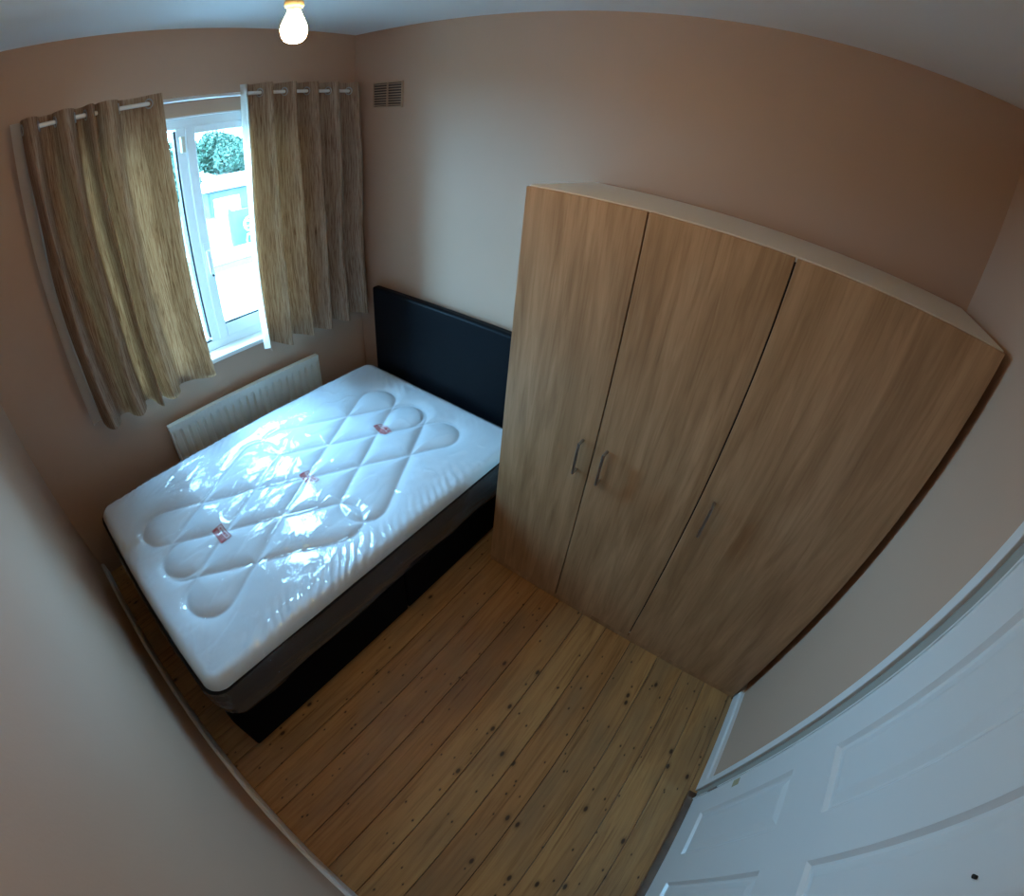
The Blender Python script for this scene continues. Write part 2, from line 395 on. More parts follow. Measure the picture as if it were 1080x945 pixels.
# door slab with raised-and-fielded panels, one continuous leaf with pressed panels
bm = bmesh.new()
ys = sorted({DW0, DW1} | {v for c in cols_y for v in c}); zs = sorted({DB, DT} | {v for r in rows_z for v in r})
def vget(cache, y, z, x_):
    k = (round(y, 5), round(z, 5), round(x_, 5))
    if k not in cache: cache[k] = bm.verts.new((x_, y, z))
    return cache[k]
vc = {}
for i in range(len(ys) - 1):
    for j in range(len(zs) - 1):
        y0, y1, z0, z1 = ys[i], ys[i + 1], zs[j], zs[j + 1]
        if any(abs(y0 - c[0]) < 1e-6 and abs(y1 - c[1]) < 1e-6 for c in cols_y) and any(abs(z0 - r[0]) < 1e-6 and abs(z1 - r[1]) < 1e-6 for r in rows_z):
            continue
        bm.faces.new([vget(vc, a, b, dx) for a, b in ((y0, z0), (y1, z0), (y1, z1), (y0, z1))])
back = [bm.verts.new((dx + 0.036, a, b)) for a, b in ((DW0, DB), (DW1, DB), (DW1, DT), (DW0, DT))]
bm.faces.new(back)
def edge_strip(pa, bi, bj):
    fr = [vget(vc, a, b, dx) for a, b in pa]; bm.faces.new(fr + [back[bj], back[bi]])
edge_strip([(y, DB) for y in ys], 0, 1); edge_strip([(DW1, z) for z in zs], 1, 2)
edge_strip([(y, DT) for y in ys[::-1]], 2, 3); edge_strip([(DW0, z) for z in zs[::-1]], 3, 0)
link('door_leaf', bm, 'gloss_white', door)
for cy0, cy1 in cols_y:
    for rz0, rz1 in rows_z:
        bm = bmesh.new()
        steps = [(0.0, 0.0), (0.010, 0.010), (0.018, 0.011), (0.040, 0.003), (0.046, 0.002)]
        prev = None
        for ins, dep in steps:
            ring = [bm.verts.new((dx + dep, a, b)) for a, b in ((cy0 + ins, rz0 + ins), (cy1 - ins, rz0 + ins), (cy1 - ins, rz1 - ins), (cy0 + ins, rz1 - ins))]
            if prev:
                for q in range(4): bm.faces.new((prev[q], prev[(q + 1) % 4], ring[(q + 1) % 4], ring[q]))
            prev = ring
        bm.faces.new(prev); link('panel', bm, 'gloss_white', door)
bm = bmesh.new()
for k in range(3): cyl(bm, (3.062, -1.0935, 0.17 + k * 0.026), (3.062, -1.0935, 0.194 + k * 0.026), 0.0042, seg=10)
link('hinge', bm, 'satin_metal', door, smooth=True, label='small dull metal hinge knuckle')
B('paint_patch', (dx - 0.0008, -1.132, 0.395), (dx + 0.001, -1.104, 0.445), 'brown_primer', door, label='small yellowish unpainted patch')
bm = bmesh.new(); cyl(bm, (dx + 0.002, -1.608, 1.511), (dx - 0.006, -1.608, 1.511), 0.003, 0.0035, 10); link('nail', bm, 'gap_dark', door, label='small dark nail head')

# ------------------------------------------------------------------ window
win = struct(thing('window_1', 'white plastic two-light window, overexposed garden outside', 'window', (-0.1, -0.985, WZ0)))
del win['category']
FX0, FX1 = -0.150, -0.085
def bar(nm, y0, y1, z0, z1, x0=FX0, x1=FX1, mat='pvc', par=win, bv=0.005): return B(nm, (x0, y0, z0), (x1, y1, z1), mat, par, bevel=bv)
bar('frame_bar', WY0, WY1, WZ0, WZ0 + 0.055); bar('frame_bar', WY0, WY1, 2.125, WZ1)
bar('frame_bar', WY0, WY0 + 0.055, WZ0 + .055, 2.125); bar('frame_bar', WY1 - 0.055, WY1, WZ0 + .055, 2.125)
bar('mullion', -1.040, -0.985, WZ0 + .055, 2.125)
bar('glazing_bead', -1.050, -1.040, 1.0, 2.115, FX0 + .02, FX1 - 0.004, 'gasket', bv=0.001)
bar('glazing_bead', -1.51, -1.04, 0.975, 0.985, FX0 + .02, FX1 - 0.004, 'gasket', bv=0.001)
bar('glass_pane', -1.512, -1.04, 0.975, 2.127, -0.125, -0.119, 'glass', bv=0)
sash = B('opening_sash', (-0.128, -0.993, 0.972), (-0.070, -0.943, 2.13), 'pvc', win, bevel=0.006)
for y0, y1, z0, z1 in ((-0.46, -0.41, 0.972, 2.13), (-0.943, -0.46, 0.972, 1.05), (-0.943, -0.46, 2.09, 2.13)):
    B('sash_rail', (-0.128, y0, z0), (-0.070, y1, z1), 'pvc', win, bevel=0.006)
bar('glazing_bead', -0.943, -0.46, 1.05, 1.060, -0.12, -0.076, 'gasket', bv=0.001)
bar('glass_pane', -0.945, -0.458, 1.045, 2.095, -0.105, -0.099, 'glass', bv=0)
bm = bmesh.new(); box(bm, (-0.070, -0.985, 1.40), (-0.062, -0.957, 1.53)); box(bm, (-0.062, -0.978, 1.47), (-0.042, -0.964, 1.485)); box(bm, (-0.048, -0.980, 1.36), (-0.036, -0.962, 1.49))
link('window_handle', bm, 'pvc', win, bevel=0.003)
bm = bmesh.new(); cyl(bm, (-0.071, -0.955, 1.345), (-0.062, -0.955, 1.345), 0.007, seg=12); link('key_lock', bm, 'gasket', win)
B('vent_catch', (-0.072, -1.030, 2.005), (-0.040, -1.008, 2.085), 'cream_gloss', win, bevel=0.004, label='small cream catch on the window frame')
B('window_sill', (-0.085, WY0 - 0.035, WZ0 - 0.022), (0.035, WY1 + 0.035, WZ0 + 0.006), 'gloss_white', win, bevel=0.006)
for y in (WY0, WY1):
    s_ = 1 if y == WY0 else -1
    B('reveal_lining', (FX1, min(y, y + s_ * 0.006), WZ0 + 0.006), (-0.001, max(y, y + s_ * 0.006), WZ1), 'gloss_white', win)
B('reveal_lining', (FX1, WY0, WZ1 - 0.006), (-0.001, WY1, WZ1), 'gloss_white', win)

# ------------------------------------------------------------------ wardrobe
X0, X1, WD, WH = 1.584, 3.055, 0.533, 1.881
wd = thing('wardrobe', 'three-door light oak effect wardrobe with pale white top', 'wardrobe', ((X0 + X1) / 2, -WD / 2, 0))
B('side_panel', (X0, -WD + 0.020, 0), (X0 + 0.016, -0.024, WH), 'melamine_white', wd)
B('side_panel', (X1 - 0.016, -WD + 0.020, 0), (X1, -0.024, WH), 'melamine_white', wd)
B('top_panel', (X0 + 0.016, -WD + 0.020, WH - 0.016), (X1 - 0.016, -0.024, WH), 'melamine_white', wd, label='pale white top of the wardrobe')
B('back_panel', (X0 + 0.016, -0.030, 0.03), (X1 - 0.016, -0.026, WH - 0.016), 'melamine_white', wd)
B('base_panel', (X0 + 0.016, -WD + 0.022, 0.035), (X1 - 0.016, -0.03, 0.05), 'melamine_white', wd)
B('plinth', (X0 + 0.001, -WD + 0.004, 0), (X1 - 0.001, -WD + 0.019, 0.033), 'oak', wd)
sp = [X0, X0 + 0.286 * (X1 - X0), X0 + 0.579 * (X1 - X0), X1]
for k in range(2): B('partition', (sp[k + 1] - 0.008, -WD + 0.022, 0.05), (sp[k + 1] + 0.008, -0.03, WH - 0.016), 'gap_dark', wd)
hx = [1.952, 2.056, 2.490]
for k in range(3):
    a, b = sp[k] + (0.0025 if k else 0.0005), sp[k + 1] - (0.0025 if k < 2 else 0.0005)
    dr = B('door', (a, -WD, 0.036), (b, -WD + 0.018, WH - 0.003), 'oak', wd, bevel=0.0012, segs=1)
    bm = bmesh.new(); zc = 0.952; L = 0.072; yf = -WD
    box(bm, (hx[k] - 0.005, yf - 0.038, zc - L - 0.004), (hx[k] + 0.005, yf - 0.031, zc + L + 0.004))
    for s in (-1, 1): box(bm, (hx[k] - 0.005, yf - 0.032, zc + s * L - 0.004), (hx[k] + 0.005, yf + 0.002, zc + s * L + 0.004))
    h = link('handle', bm, 'satin_metal', dr, bevel=0.0015, label='slim dull metal bow handle')
    h.matrix_parent_inverse = Matrix.Translation(-Vector(wd.location)) if False else Matrix.Identity(4)

# ------------------------------------------------------------------ bed base, headboard
bb = thing('bed_base', 'black fabric divan bed base on the floorboards under the mattress', 'bed base', (0.83, -1.06, 0))
def rbox(name, lo, hi, mat, par, bv, **k):
    return B(name, lo, hi, mat, par, bevel=bv, segs=3, **k)
rbox('divan_half', (0.20, -1.058, 0.012), (1.468, -0.105, 0.296), 'black_fabric', bb, 0.012)
rbox('divan_half', (0.20, -2.029, 0.012), (1.468, -1.062, 0.296), 'black_fabric', bb, 0.012)
for gx in (0.27, 1.40):
    for gy in (-0.2, -0.98, -1.14, -1.95):
        bm = bmesh.new(); cyl(bm, (gx, gy, 0.0), (gx, gy, 0.014), 0.02, seg=12); link('glide', bm, 'gap_dark', bb)
hb = thing('headboard', 'plain black padded headboard standing against the wall', 'headboard', (0.85, -0.05, 0))
rbox('padded_panel', (0.232, -0.088, 0.34), (1.475, -0.030, 1.084), 'black_leatherette', hb, 0.016)
for xx in (0.45, 1.22): B('strut', (xx - 0.02, -0.030, 0.02), (xx + 0.02, -0.012, 0.8), 'gap_dark', hb, bevel=0.002)

# ------------------------------------------------------------------ mattress
mx0, mx1, my1, my0 = 0.192, 1.466, -2.015, -0.118
mt = thing('mattress', 'white quilted mattress wrapped in clear plastic on the black base', 'mattress', ((mx0 + mx1) / 2, (my0 + my1) / 2, 0.297))
CX, CYM = 0.845, -1.088
sl = 0.55; sp_ = 0.466; rad = sp_ * math.sin(math.atan(sl)) / 2
def a_pt(k, y): return (CX + sl * (y - (CYM + sp_ * k)), y)       # point of diagonal line k at y
u = np.array([sl, 1.0]) / math.hypot(sl, 1); nrm = np.array([u[1], -u[0]])
def arc(c, head):
    s = 1 if head else -1
    return [tuple(np.array(c) + rad * (math.cos(t) * nrm + s * math.sin(t) * u)) for t in np.linspace(0, math.pi, 13)]
polys = []
def stadium(k, ya, yb): # between lines k-.5 and k+.5 ; ya head end, yb foot end
    ca, cb = np.array(a_pt(k, ya)), np.array(a_pt(k, yb))
    p = arc(ca, True) + [q for q in arc(cb, False)[::-1]]
    return p + [p[0]]
polys.append(stadium(1.5, -0.405, -1.01))
polys.append([(2 * CX - x_, 2 * CYM - y_) for x_, y_ in polys[0]])
ca = np.array(a_pt(0.5, -0.40)); cb = np.array(a_pt(-0.5, 2 * CYM + 0.40))
polys.append(arc(ca, True)); polys.append(arc(cb, False))
polys.append([tuple(ca + rad * nrm), tuple(cb - rad * nrm)])
polys.append([tuple(ca - rad * nrm), a_pt(1.0, -0.9)])
polys.append([tuple(cb + rad * nrm), a_pt(-1.0, 2 * CYM + 0.9)])
polys += [[(2 * CX - x_, y_) for x_, y_ in p] for p in list(polys)]
segs = np.array([(*p[i], *p[i + 1]) for p in polys for i in range(len(p) - 1)])
def groove_dist(X, Y):
    d = np.full(X.shape, 9.0)
    for x0_, y0_, x1_, y1_ in segs:
        dx_, dy_ = x1_ - x0_, y1_ - y0_; l2 = dx_ * dx_ + dy_ * dy_ + 1e-12
        t = np.clip(((X - x0_) * dx_ + (Y - y0_) * dy_) / l2, 0, 1)
        d = np.minimum(d, np.hypot(X - x0_ - t * dx_, Y - y0_ - t * dy_))
    return d
def round_rect(X, Y, x0_, x1_, y0_, y1_, r):
    cx_ = np.clip(X, x0_ + r, x1_ - r); cy_ = np.clip(Y, y0_ + r, y1_ - r)
    ddx, ddy = X - cx_, Y - cy_; dd = np.hypot(ddx, ddy)
    m_ = np.maximum(np.abs(ddx), np.abs(ddy)); sc = np.where(dd > 1e-9, m_ / np.maximum(dd, 1e-9), 1)   # square -> disc corners
    X2, Y2 = cx_ + ddx * sc, cy_ + ddy * sc
    edge = np.where((np.abs(ddx) > 0) & (np.abs(ddy) > 0), r - m_, np.minimum.reduce([X2 - x0_, x1_ - X2, Y2 - y0_, y1_ - Y2]))
    return X2, Y2, np.maximum(edge, 0)
def vnoise(X, Y, f, seed=0, oct=2):
    out = np.empty(X.shape)
    it = np.nditer([X, Y, out], op_flags=[['readonly'], ['readonly'], ['writeonly']])
    for a, b, o in it: o[...] = mnoise.fractal(Vector((float(a) * f, float(b) * f, seed)), 1.0, 2.0, oct)
    return out
nx, ny = 190, 286
gx, gy = np.meshgrid(np.linspace(mx0, mx1, nx), np.linspace(my1, my0, ny), indexing='ij')
X2, Y2, ed = round_rect(gx, gy, mx0, mx1, my1, my0, 0.075)
gd = groove_dist(X2, Y2)
low = vnoise(X2, Y2, 5.0, 1.0, 3)
r_e = 0.055
edge_drop = np.where(ed < r_e, r_e - np.sqrt(np.maximum(r_e ** 2 - (r_e - ed) ** 2, 0)), 0) * 0.85
ZT = 0.548
pull = np.exp(-((ed - 0.06) / 0.07) ** 2) * np.sin((X2 * 0.8 + Y2 * 1.1) * 120 + 5 * low) * np.clip(vnoise(X2, Y2, 2.6, 12.0, 2) + 0.10, 0, 1)
ht = 0.0042 * pull + ZT + 0.012 - 0.024 * np.exp(-(gd / 0.030)) + 0.004 * low - edge_drop
P = np.stack([X2, Y2, ht], -1)
top = grid_mesh('quilted_top', P, 'ticking', mt)
zb = ZT - 0.045
def perim(x0_, x1_, y0_, y1_, r, n=60):
    pts = []
    for cx_, cy_, a0 in ((x1_ - r, y1_ - r, 0), (x0_ + r, y1_ - r, 90), (x0_ + r, y0_ + r, 180), (x1_ - r, y0_ + r, 270)):
        for t in np.linspace(0, 90, 9): pts.append((cx_ + r * math.cos(math.radians(a0 + t)), cy_ + r * math.sin(math.radians(a0 + t))))
    pts.append(pts[0])
    out = [pts[0]]
    for a, b in zip(pts, pts[1:]):
        L_ = math.dist(a, b); k = max(1, int(L_ / 0.012))
        for i in range(1, k + 1): out.append((a[0] + (b[0] - a[0]) * i / k, a[1] + (b[1] - a[1]) * i / k))
    return np.array(out)
pp = perim(mx0, mx1, my1, my0, 0.075)
cxm, cym = (mx0 + mx1) / 2, (my0 + my1) / 2
pn = np.gradient(pp, axis=0); pn = np.stack([pn[:, 1], -pn[:, 0]], -1); pn /= np.linalg.norm(pn, axis=1)[:, None] + 1e-9
zsb = np.array([0.515, 0.507, 0.49, 0.45, 0.40, 0.35, 0.315, 0.300]); off = np.array([-.004, 0.004, 0.006, 0.009, 0.010, 0.009, 0.005, -0.01])
P = np.stack([np.stack([pp[:, 0] + pn[:, 0] * o_, pp[:, 1] + pn[:, 1] * o_, np.full(len(pp), z_)], -1) for z_, o_ in zip(zsb, off)], 1)
grid_mesh('border', P, 'mattress_border', mt).data.materials[0]
mt_border = COL.objects[-1]
mt_border['label'] = 'charcoal side border of the mattress'
bm = bmesh.new(); seg_p = [(a[0] + n_[0] * 0.004, a[1] + n_[1] * 0.004, 0.511) for a, n_ in zip(pp[::2], pn[::2])]
for a, b in zip(seg_p, seg_p[1:] + seg_p[:1]):
    if math.dist(a, b) > 1e-4: cyl(bm, a, b, 0.007, seg=8)
link('piping', bm, 'mattress_border', mt, smooth=True)
bm = bmesh.new(); vs = [bm.verts.new((p[0] - n_[0] * 0.012, p[1] - n_[1] * 0.012, 0.300)) for p, n_ in zip(pp[:-1], pn[:-1])]
bm.faces.new(vs); link('underside', bm, 'mattress_border', mt)
# clear plastic: top sheet and hanging sides in one skin
fold = vnoise(X2, Y2, 9.0, 5.0, 3)
tension = np.exp(-(ed / 0.10)) * np.sin((X2 * 0.6 + Y2) * 160 + 4 * fold) * np.clip(vnoise(X2, Y2, 3.0, 8.0, 2) + 0.15, 0, 1)
ridge = np.maximum(0, 1 - np.abs(vnoise(X2 + 0.3 * Y2, Y2 * 0.5, 7.0, 3.0, 2)) * 9) ** 2
fz = ht + 0.008 + 0.010 * np.exp(-(gd / 0.02)) * 0.6 + 0.0022 * tension + 0.005 * ridge * np.clip(ed / 0.05, 0, 1)
P = np.stack([X2, Y2, fz], -1)
film = grid_mesh('plastic_wrap', P, 'film', mt); film['label'] = 'crinkled clear polythene over the mattress top'
ss = np.cumsum(np.r_[0, np.linalg.norm(np.diff(pp, axis=0), axis=1)])
rows = []
nr = 14
for j in range(nr):
    t = j / (nr - 1)
    row = []
    for i, (p, n_) in enumerate(zip(pp, pn)):
        s_ = ss[i]
        zbot = 0.315 + 0.045 * mnoise.noise(Vector((p[0] * 1.7, p[1] * 1.7, 2.0))) + 0.012 * mnoise.noise(Vector((p[0] * 9, p[1] * 9, 4.0)))
        zbot += 0.03 * max(0, (-1.85 - p[1]) / 0.15) 
        z_ = 0.520 + (zbot - 0.520) * t
        o_ = 0.012 + 0.010 * math.sin(math.pi * min(1, t * 1.1)) + 0.010 * t * mnoise.noise(Vector((p[0] * 7, p[1] * 7 + z_ * 6, 9.0))) + 0.006 * mnoise.noise(Vector(((p[0] + p[1]) * 4 + z_ * 30, z_ * 14, 1.0)))
        row.append((p[0] + n_[0] * o_, p[1] + n_[1] * o_, z_))
    rows.append(row)
P = np.transpose(np.array(rows), (1, 0, 2))[::-1]
fs = grid_mesh('plastic_skirt', P, 'film_side', mt); fs['label'] = 'loose clear polythene hanging over the mattress side'
# three red woven labels on the quilting
for (tx, ty, rz) in ((0.841, -0.575, -0.10), (0.862, -1.085, -0.06), (0.854, -1.582, -0.02)):
    def surf(x_, y_):                                  # height of the quilting under the label
        fi = (x_ - mx0) / (mx1 - mx0) * (nx - 1); fj = (y_ - my1) / (my0 - my1) * (ny - 1)
        i, j = int(fi), int(fj); p, q = fi - i, fj - j
        return float(ht[i, j] * (1 - p) * (1 - q) + ht[i + 1, j] * p * (1 - q) + ht[i, j + 1] * (1 - p) * q + ht[i + 1, j + 1] * p * q)
    def tb(name, x0_, x1_, y0_, y1_, z1_, mat, par):  # small cloth patch that follows the quilting
        ku = max(2, int((x1_ - x0_) / 0.007) + 1); kv = max(2, int((y1_ - y0_) / 0.007) + 1)
        G = np.zeros((ku, kv, 3)); c_, s_ = math.cos(rz), math.sin(rz)
        for i, a_ in enumerate(np.linspace(x0_, x1_, ku)):
            for j, b_ in enumerate(np.linspace(y0_, y1_, kv)):
                wx_, wy_ = tx + a_ * c_ - b_ * s_, ty + a_ * s_ + b_ * c_
                G[i, j] = (wx_, wy_, surf(wx_, wy_) + z1_ - 0.001)
        return grid_mesh(name, G, mat, par)
    b0 = tb('label_tag', -0.053, 0.053, -0.027, 0.027, 0.004, 'tag_red', mt); b0['label'] = 'small red and white woven label'
    c0 = tb('white_field', -0.049, 0.049, 0.000, 0.023, 0.0046, 'tag_white', b0)
    for q, (wx, ww, hh) in enumerate(((-0.036, 0.008, 0.008), (-0.021, 0.010, 0.010), (-0.004, 0.012, 0.012), (0.013, 0.013, 0.014), (0.031, 0.013, 0.014))):
        tb('print_mark', wx - ww / 2, wx + ww / 2, 0.0115 - hh / 2, 0.0115 + hh / 2, 0.0050, 'tag_print' if q in (1,) else 'tag_red', b0)
    for q in range(3): tb('print_line', -0.044, 0.044, -0.022 + q * 0.0072, -0.0195 + q * 0.0072, 0.0046, 'tag_white', b0)
    for ch in b0.children: ch.matrix_parent_inverse = Matrix.Identity(4)

# ------------------------------------------------------------------ radiator
ra = thing('radiator', 'cream panel radiator with vertical flutes under the window', 'radiator', (0.05, -0.96, 0.15))
RY0, RY1, RZ0, RZ1 = -1.478, -0.440, 0.14, 0.690
yy = np.arange(RY0 + 0.004, RY1 - 0.004, 0.0030); zz = np.concatenate([np.linspace(RZ0, RZ0 + 0.09, 10), np.linspace(RZ0 + .11, RZ1 - .12, 12), np.linspace(RZ1 - 0.10, RZ1 - 0.006, 14)])
YY, ZZ = np.meshgrid(yy, zz, indexing='ij')
pitch = (RY1 - RY0 - 0.03) / 21
ph = ((YY - RY0 - 0.015) / pitch) % 1.0
ch = np.clip((0.5 - np.abs(ph - 0.5) - 0.10) / 0.12, 0, 1)      # raised flat between narrow grooves
zm = np.clip((ZZ - RZ0 - 0.030) / 0.03, 0, 1) * np.clip((RZ1 - 0.040 - ZZ) / 0.03, 0, 1)
XX = 0.072 - 0.013 * (1 - ch) * zm
o = grid_mesh('fluted_panel', np.stack([XX, YY, ZZ], -1), 'radiator_enamel', ra)
B('back_plate', (0.046, RY0 + .004, RZ0), (0.054, RY1 - .004, RZ1 - 0.008), 'radiator_enamel', ra)
B('top_rail', (0.040, RY0, RZ1 - 0.010), (0.076, RY1, RZ1), 'radiator_enamel', ra, bevel=0.003)
for y in (RY0, RY1 - 0.006): B('side_cap', (0.040, y, RZ0 + 0.01), (0.0745, y + 0.006, RZ1 - 0.008), 'radiator_enamel', ra, bevel=0.002)
for y in (RY0 + 0.18, RY1 - 0.18): B('wall_bracket', (0.0, y - 0.015, 0.25), (0.045, y + 0.015, 0.62), 'radiator_enamel', ra)

# ------------------------------------------------------------------ curtain rod and curtains
RZ, RXX = 2.252, 0.088
rod = thing('curtain_rod', 'white metal curtain pole above the window', 'curtain rod', (RXX, -0.95, RZ))
bm = bmesh.new(); cyl(bm, (RXX, -1.745, RZ), (RXX, -0.065, RZ), 0.0095, seg=16); link('pole', bm, 'rod_metal', rod, smooth=True)
for y in (-1.725, -0.085):
    bm = bmesh.new(); cyl(bm, (0.0, y, RZ), (RXX, y, RZ), 0.007, seg=10); cyl(bm, (0, y, RZ), (0.006, y, RZ), 0.025, seg=16); link('bracket', bm, 'rod_metal', rod, smooth=True)
def catmull(pts, n=8):
    p = np.array(pts); p = np.vstack([2 * p[0] - p[1], p, 2 * p[-1] - p[-2]]); out = []
    for i in range(1, len(p) - 2):
        for t in np.linspace(0, 1, n, endpoint=False):
            a, b, c, d = p[i - 1:i + 3]
            out.append(0.5 * ((2 * b) + (-a + c) * t + (2 * a - 5 * b + 4 * c - d) * t * t + (-a + 3 * b - 3 * c + d) * t ** 3))
    out.append(p[-2]); return np.array(out)
def make_curtain(label, lining_ext, path_top, flare, ztop, zbot, seed, rings, sgn, dx_bot=0.0):
    path = catmull(path_top)
    ysum = path[:, 0].mean()
    cu = thing('curtain', label, 'curtain', (0.09, float(ysum), zbot), 'eyelet curtains at the window')
    def loft(pth, z0, z1, nz, dxo):
        P = []; UV = []
        s_ = np.r_[0, np.cumsum(np.linalg.norm(np.diff(pth, axis=0), axis=1))]
        for z in np.linspace(z1, z0, nz):
            t = (z1 - z) / (z1 - z0); q = pth.copy()
            y_fix = flare[0]
            q[:, 0] = y_fix + (q[:, 0] - y_fix) * (1 + flare[1] * t)
            wob = np.array([mnoise.noise(Vector((yv * 7.0, z * 1.1, seed))) for yv in pth[:, 0]])
            wob2 = np.array([mnoise.noise(Vector((yv * 20.0, z * 1.8, seed + 5))) for yv in pth[:, 0]])
            amp = 1.0 + 0.45 * min(1, t * 4)
            q[:, 1] = RXX + (q[:, 1] - RXX) * amp + min(1, t * 3) * (0.018 + 0.020 * wob + 0.008 * wob2) + dx_bot * t
            q[:, 0] += min(1, t * 3) * 0.014 * wob2
            q[:, 1] = np.maximum(q[:, 1], 0.024 if z > 0.95 else 0.042) + dxo
            zc_ = np.full(len(q), z)
            if z < z0 + 0.02: zc_ = zc_ + 0.006 * np.sin(s_ * 18 + seed)
            P.append(np.stack([q[:, 1], np.minimum(q[:, 0], -0.008), zc_], -1)); UV.append(np.stack([s_ + seed, zc_], -1))
        return np.array(P), np.array(UV)
    P, UV = loft(path, zbot, ztop, 60, 0.0)
    grid_mesh('cloth', P, 'curtain', cu, uv=UV)
    lp = np.vstack([path]); e = np.array(lining_ext)
    lp = np.vstack([catmull(e), path]) if lining_ext and sgn < 0 else (np.vstack([path, catmull(e)]) if lining_ext else path)
    P2, UV2 = loft(lp, zbot + 0.02, ztop - 0.004, 50, -0.009)
    lo = grid_mesh('lining', P2, 'lining', cu, uv=UV2); lo['label'] = 'pale off-white curtain lining'
    # eyelet rings where the cloth crosses the pole
    for ry in rings:
        i = int(np.argmin(np.abs(path[:, 0] - ry) + 0.6 * np.abs(path[:, 1] - RXX)))
        tg = path[min(i + 1, len(path) - 1)] - path[max(i - 1, 0)]; tg /= np.linalg.norm(tg)
        bm = bmesh.new(); nr_ = Vector((tg[0], -tg[1], 0)) if True else None
        torus(bm, (path[i, 1], path[i, 0], RZ), (tg[0], -tg[1], 0), 0.0195, 0.0045, 22, 8)
        link('eyelet', bm, 'satin_metal', cu, smooth=True)
    return cu
lpath = [(-1.150, .122), (-1.180, .114), (-1.208, .088), (-1.240, .060), (-1.285, .050), (-1.330, .065), (-1.350, .120), (-1.388, .152), (-1.422, .125), (-1.436, .078),
         (-1.448, .112), (-1.460, .146), (-1.476, .122), (-1.490, .062), (-1.518, .056), (-1.534, .108), (-1.570, .148), (-1.604, .110), (-1.620, .060), (-1.668, .056), (-1.684, .108), (-1.712, .146), (-1.738, .120), (-1.748, .070)]
make_curtain('streaky tan eyelet curtain left of the window, lining showing along its outer edge',
             [(-1.752, .062), (-1.768, .070), (-1.790, .078)], lpath, (-1.160, 0.055), 2.290, 0.885, 2.0,
             [-1.205, -1.345, -1.485, -1.530, -1.615, -1.680, -1.744], 1)
ys_ = np.arange(-0.735, -0.012, 0.0168)
rpath = [(float(y), float(RXX + (0.046 + 0.008 * math.sin(y * 9)) * math.sin(2 * math.pi * (y + 0.65) / 0.135))) for y in ys_]
make_curtain('streaky tan eyelet curtain between the window and the room corner',
             [(-0.762, .105), (-0.752, .110), (-0.742, .118)], rpath, (-0.0, 0.075), 2.300, 0.880, 6.0,
             [-0.65, -0.515, -0.38, -0.245, -0.11], -1)

# ------------------------------------------------------------------ pendant bulb
bx, by, bz = 1.560, -1.339, 2.2535
pl = thing('pendant_light', 'bare lit light bulb hanging from the ceiling', 'light bulb', (bx, by, H))
bm = bmesh.new(); lathe(bm, (bx, by, H), [(0.012, -0.035), (0.038, -0.028), (0.045, -0.006), (0.045, 0.0)]); link('ceiling_rose', bm, 'cord_white', pl, smooth=True)
bm = bmesh.new(); cyl(bm, (bx, by, H - 0.03), (bx, by, bz + 0.105), 0.0035, seg=10); link('cord', bm, 'cord_white', pl, smooth=True)
bm = bmesh.new(); lathe(bm, (bx, by, bz), [(0.0160, 0.044), (0.0185, 0.047), (0.0185, 0.055), (0.0160, 0.057), (0.0160, 0.088), (0.012, 0.100), (0.005, 0.112)]); link('lamp_holder', bm, 'holder_plastic', pl, smooth=True)
bm = bmesh.new()
lathe(bm, (bx, by, bz), [(r_ * 0.84, z_ * 0.84) for r_, z_ in [(0.003, -0.0325), (0.012, -0.031), (0.021, -0.0265), (0.0275, -0.018), (0.0305, -0.006), (0.0305, 0.003), (0.0275, 0.014), (0.0215, 0.027), (0.0165, 0.038), (0.0140, 0.046)]], 28)
link('bulb', bm, 'bulb', pl, smooth=True, label='glowing warm white bulb')
bm = bmesh.new(); lathe(bm, (bx, by, bz), [(0.0122, 0.036), (0.0135, 0.040), (0.0130, 0.050)]); link('bulb_cap', bm, 'rod_metal', pl, smooth=True)

# ------------------------------------------------------------------ air vent
vt = thing('air_vent', 'small painted louvred air vent high on the wall by the curtain', 'vent', (0.30, -0.005, 2.223))
vx0, vx1, vz0, vz1 = 0.186, 0.412, 2.158, 2.288
B('vent_backing', (vx0, -0.004, vz0), (vx1, 0.001, vz1), 'vent_dark', vt)
for lo, hi in (((vx0 - .008, vz0 - .008), (vx1 + .008, vz0)), ((vx0 - .008, vz1), (vx1 + .008, vz1 + .008)), ((vx0 - .008, vz0), (vx0, vz1)), ((vx1, vz0), (vx1 + .008, vz1)), (((vx0 + vx1) / 2 - .004, vz0), ((vx0 + vx1) / 2 + .004, vz1))):
    B('vent_frame', (lo[0], -0.011, lo[1]), (hi[0], 0.001, hi[1]), 'vent_plastic', vt, bevel=0.0015)
xm = (vx0 + vx1) / 2
for a, b in ((vx0, xm - 0.004), (xm + 0.004, vx1)):
    for k in range(9):
        z = vz0 + (k + 0.5) * (vz1 - vz0) / 9
        bm = bmesh.new(); v = box(bm, (a, -0.010, z - 0.0012), (b, -0.003, z + 0.0012))
        bmesh.ops.rotate(bm, verts=bm.verts[:], cent=((a + b) / 2, -0.0065, z), matrix=Matrix.Rotation(math.radians(35), 3, 'X'))
        link('slat', bm, 'vent_plastic', vt)

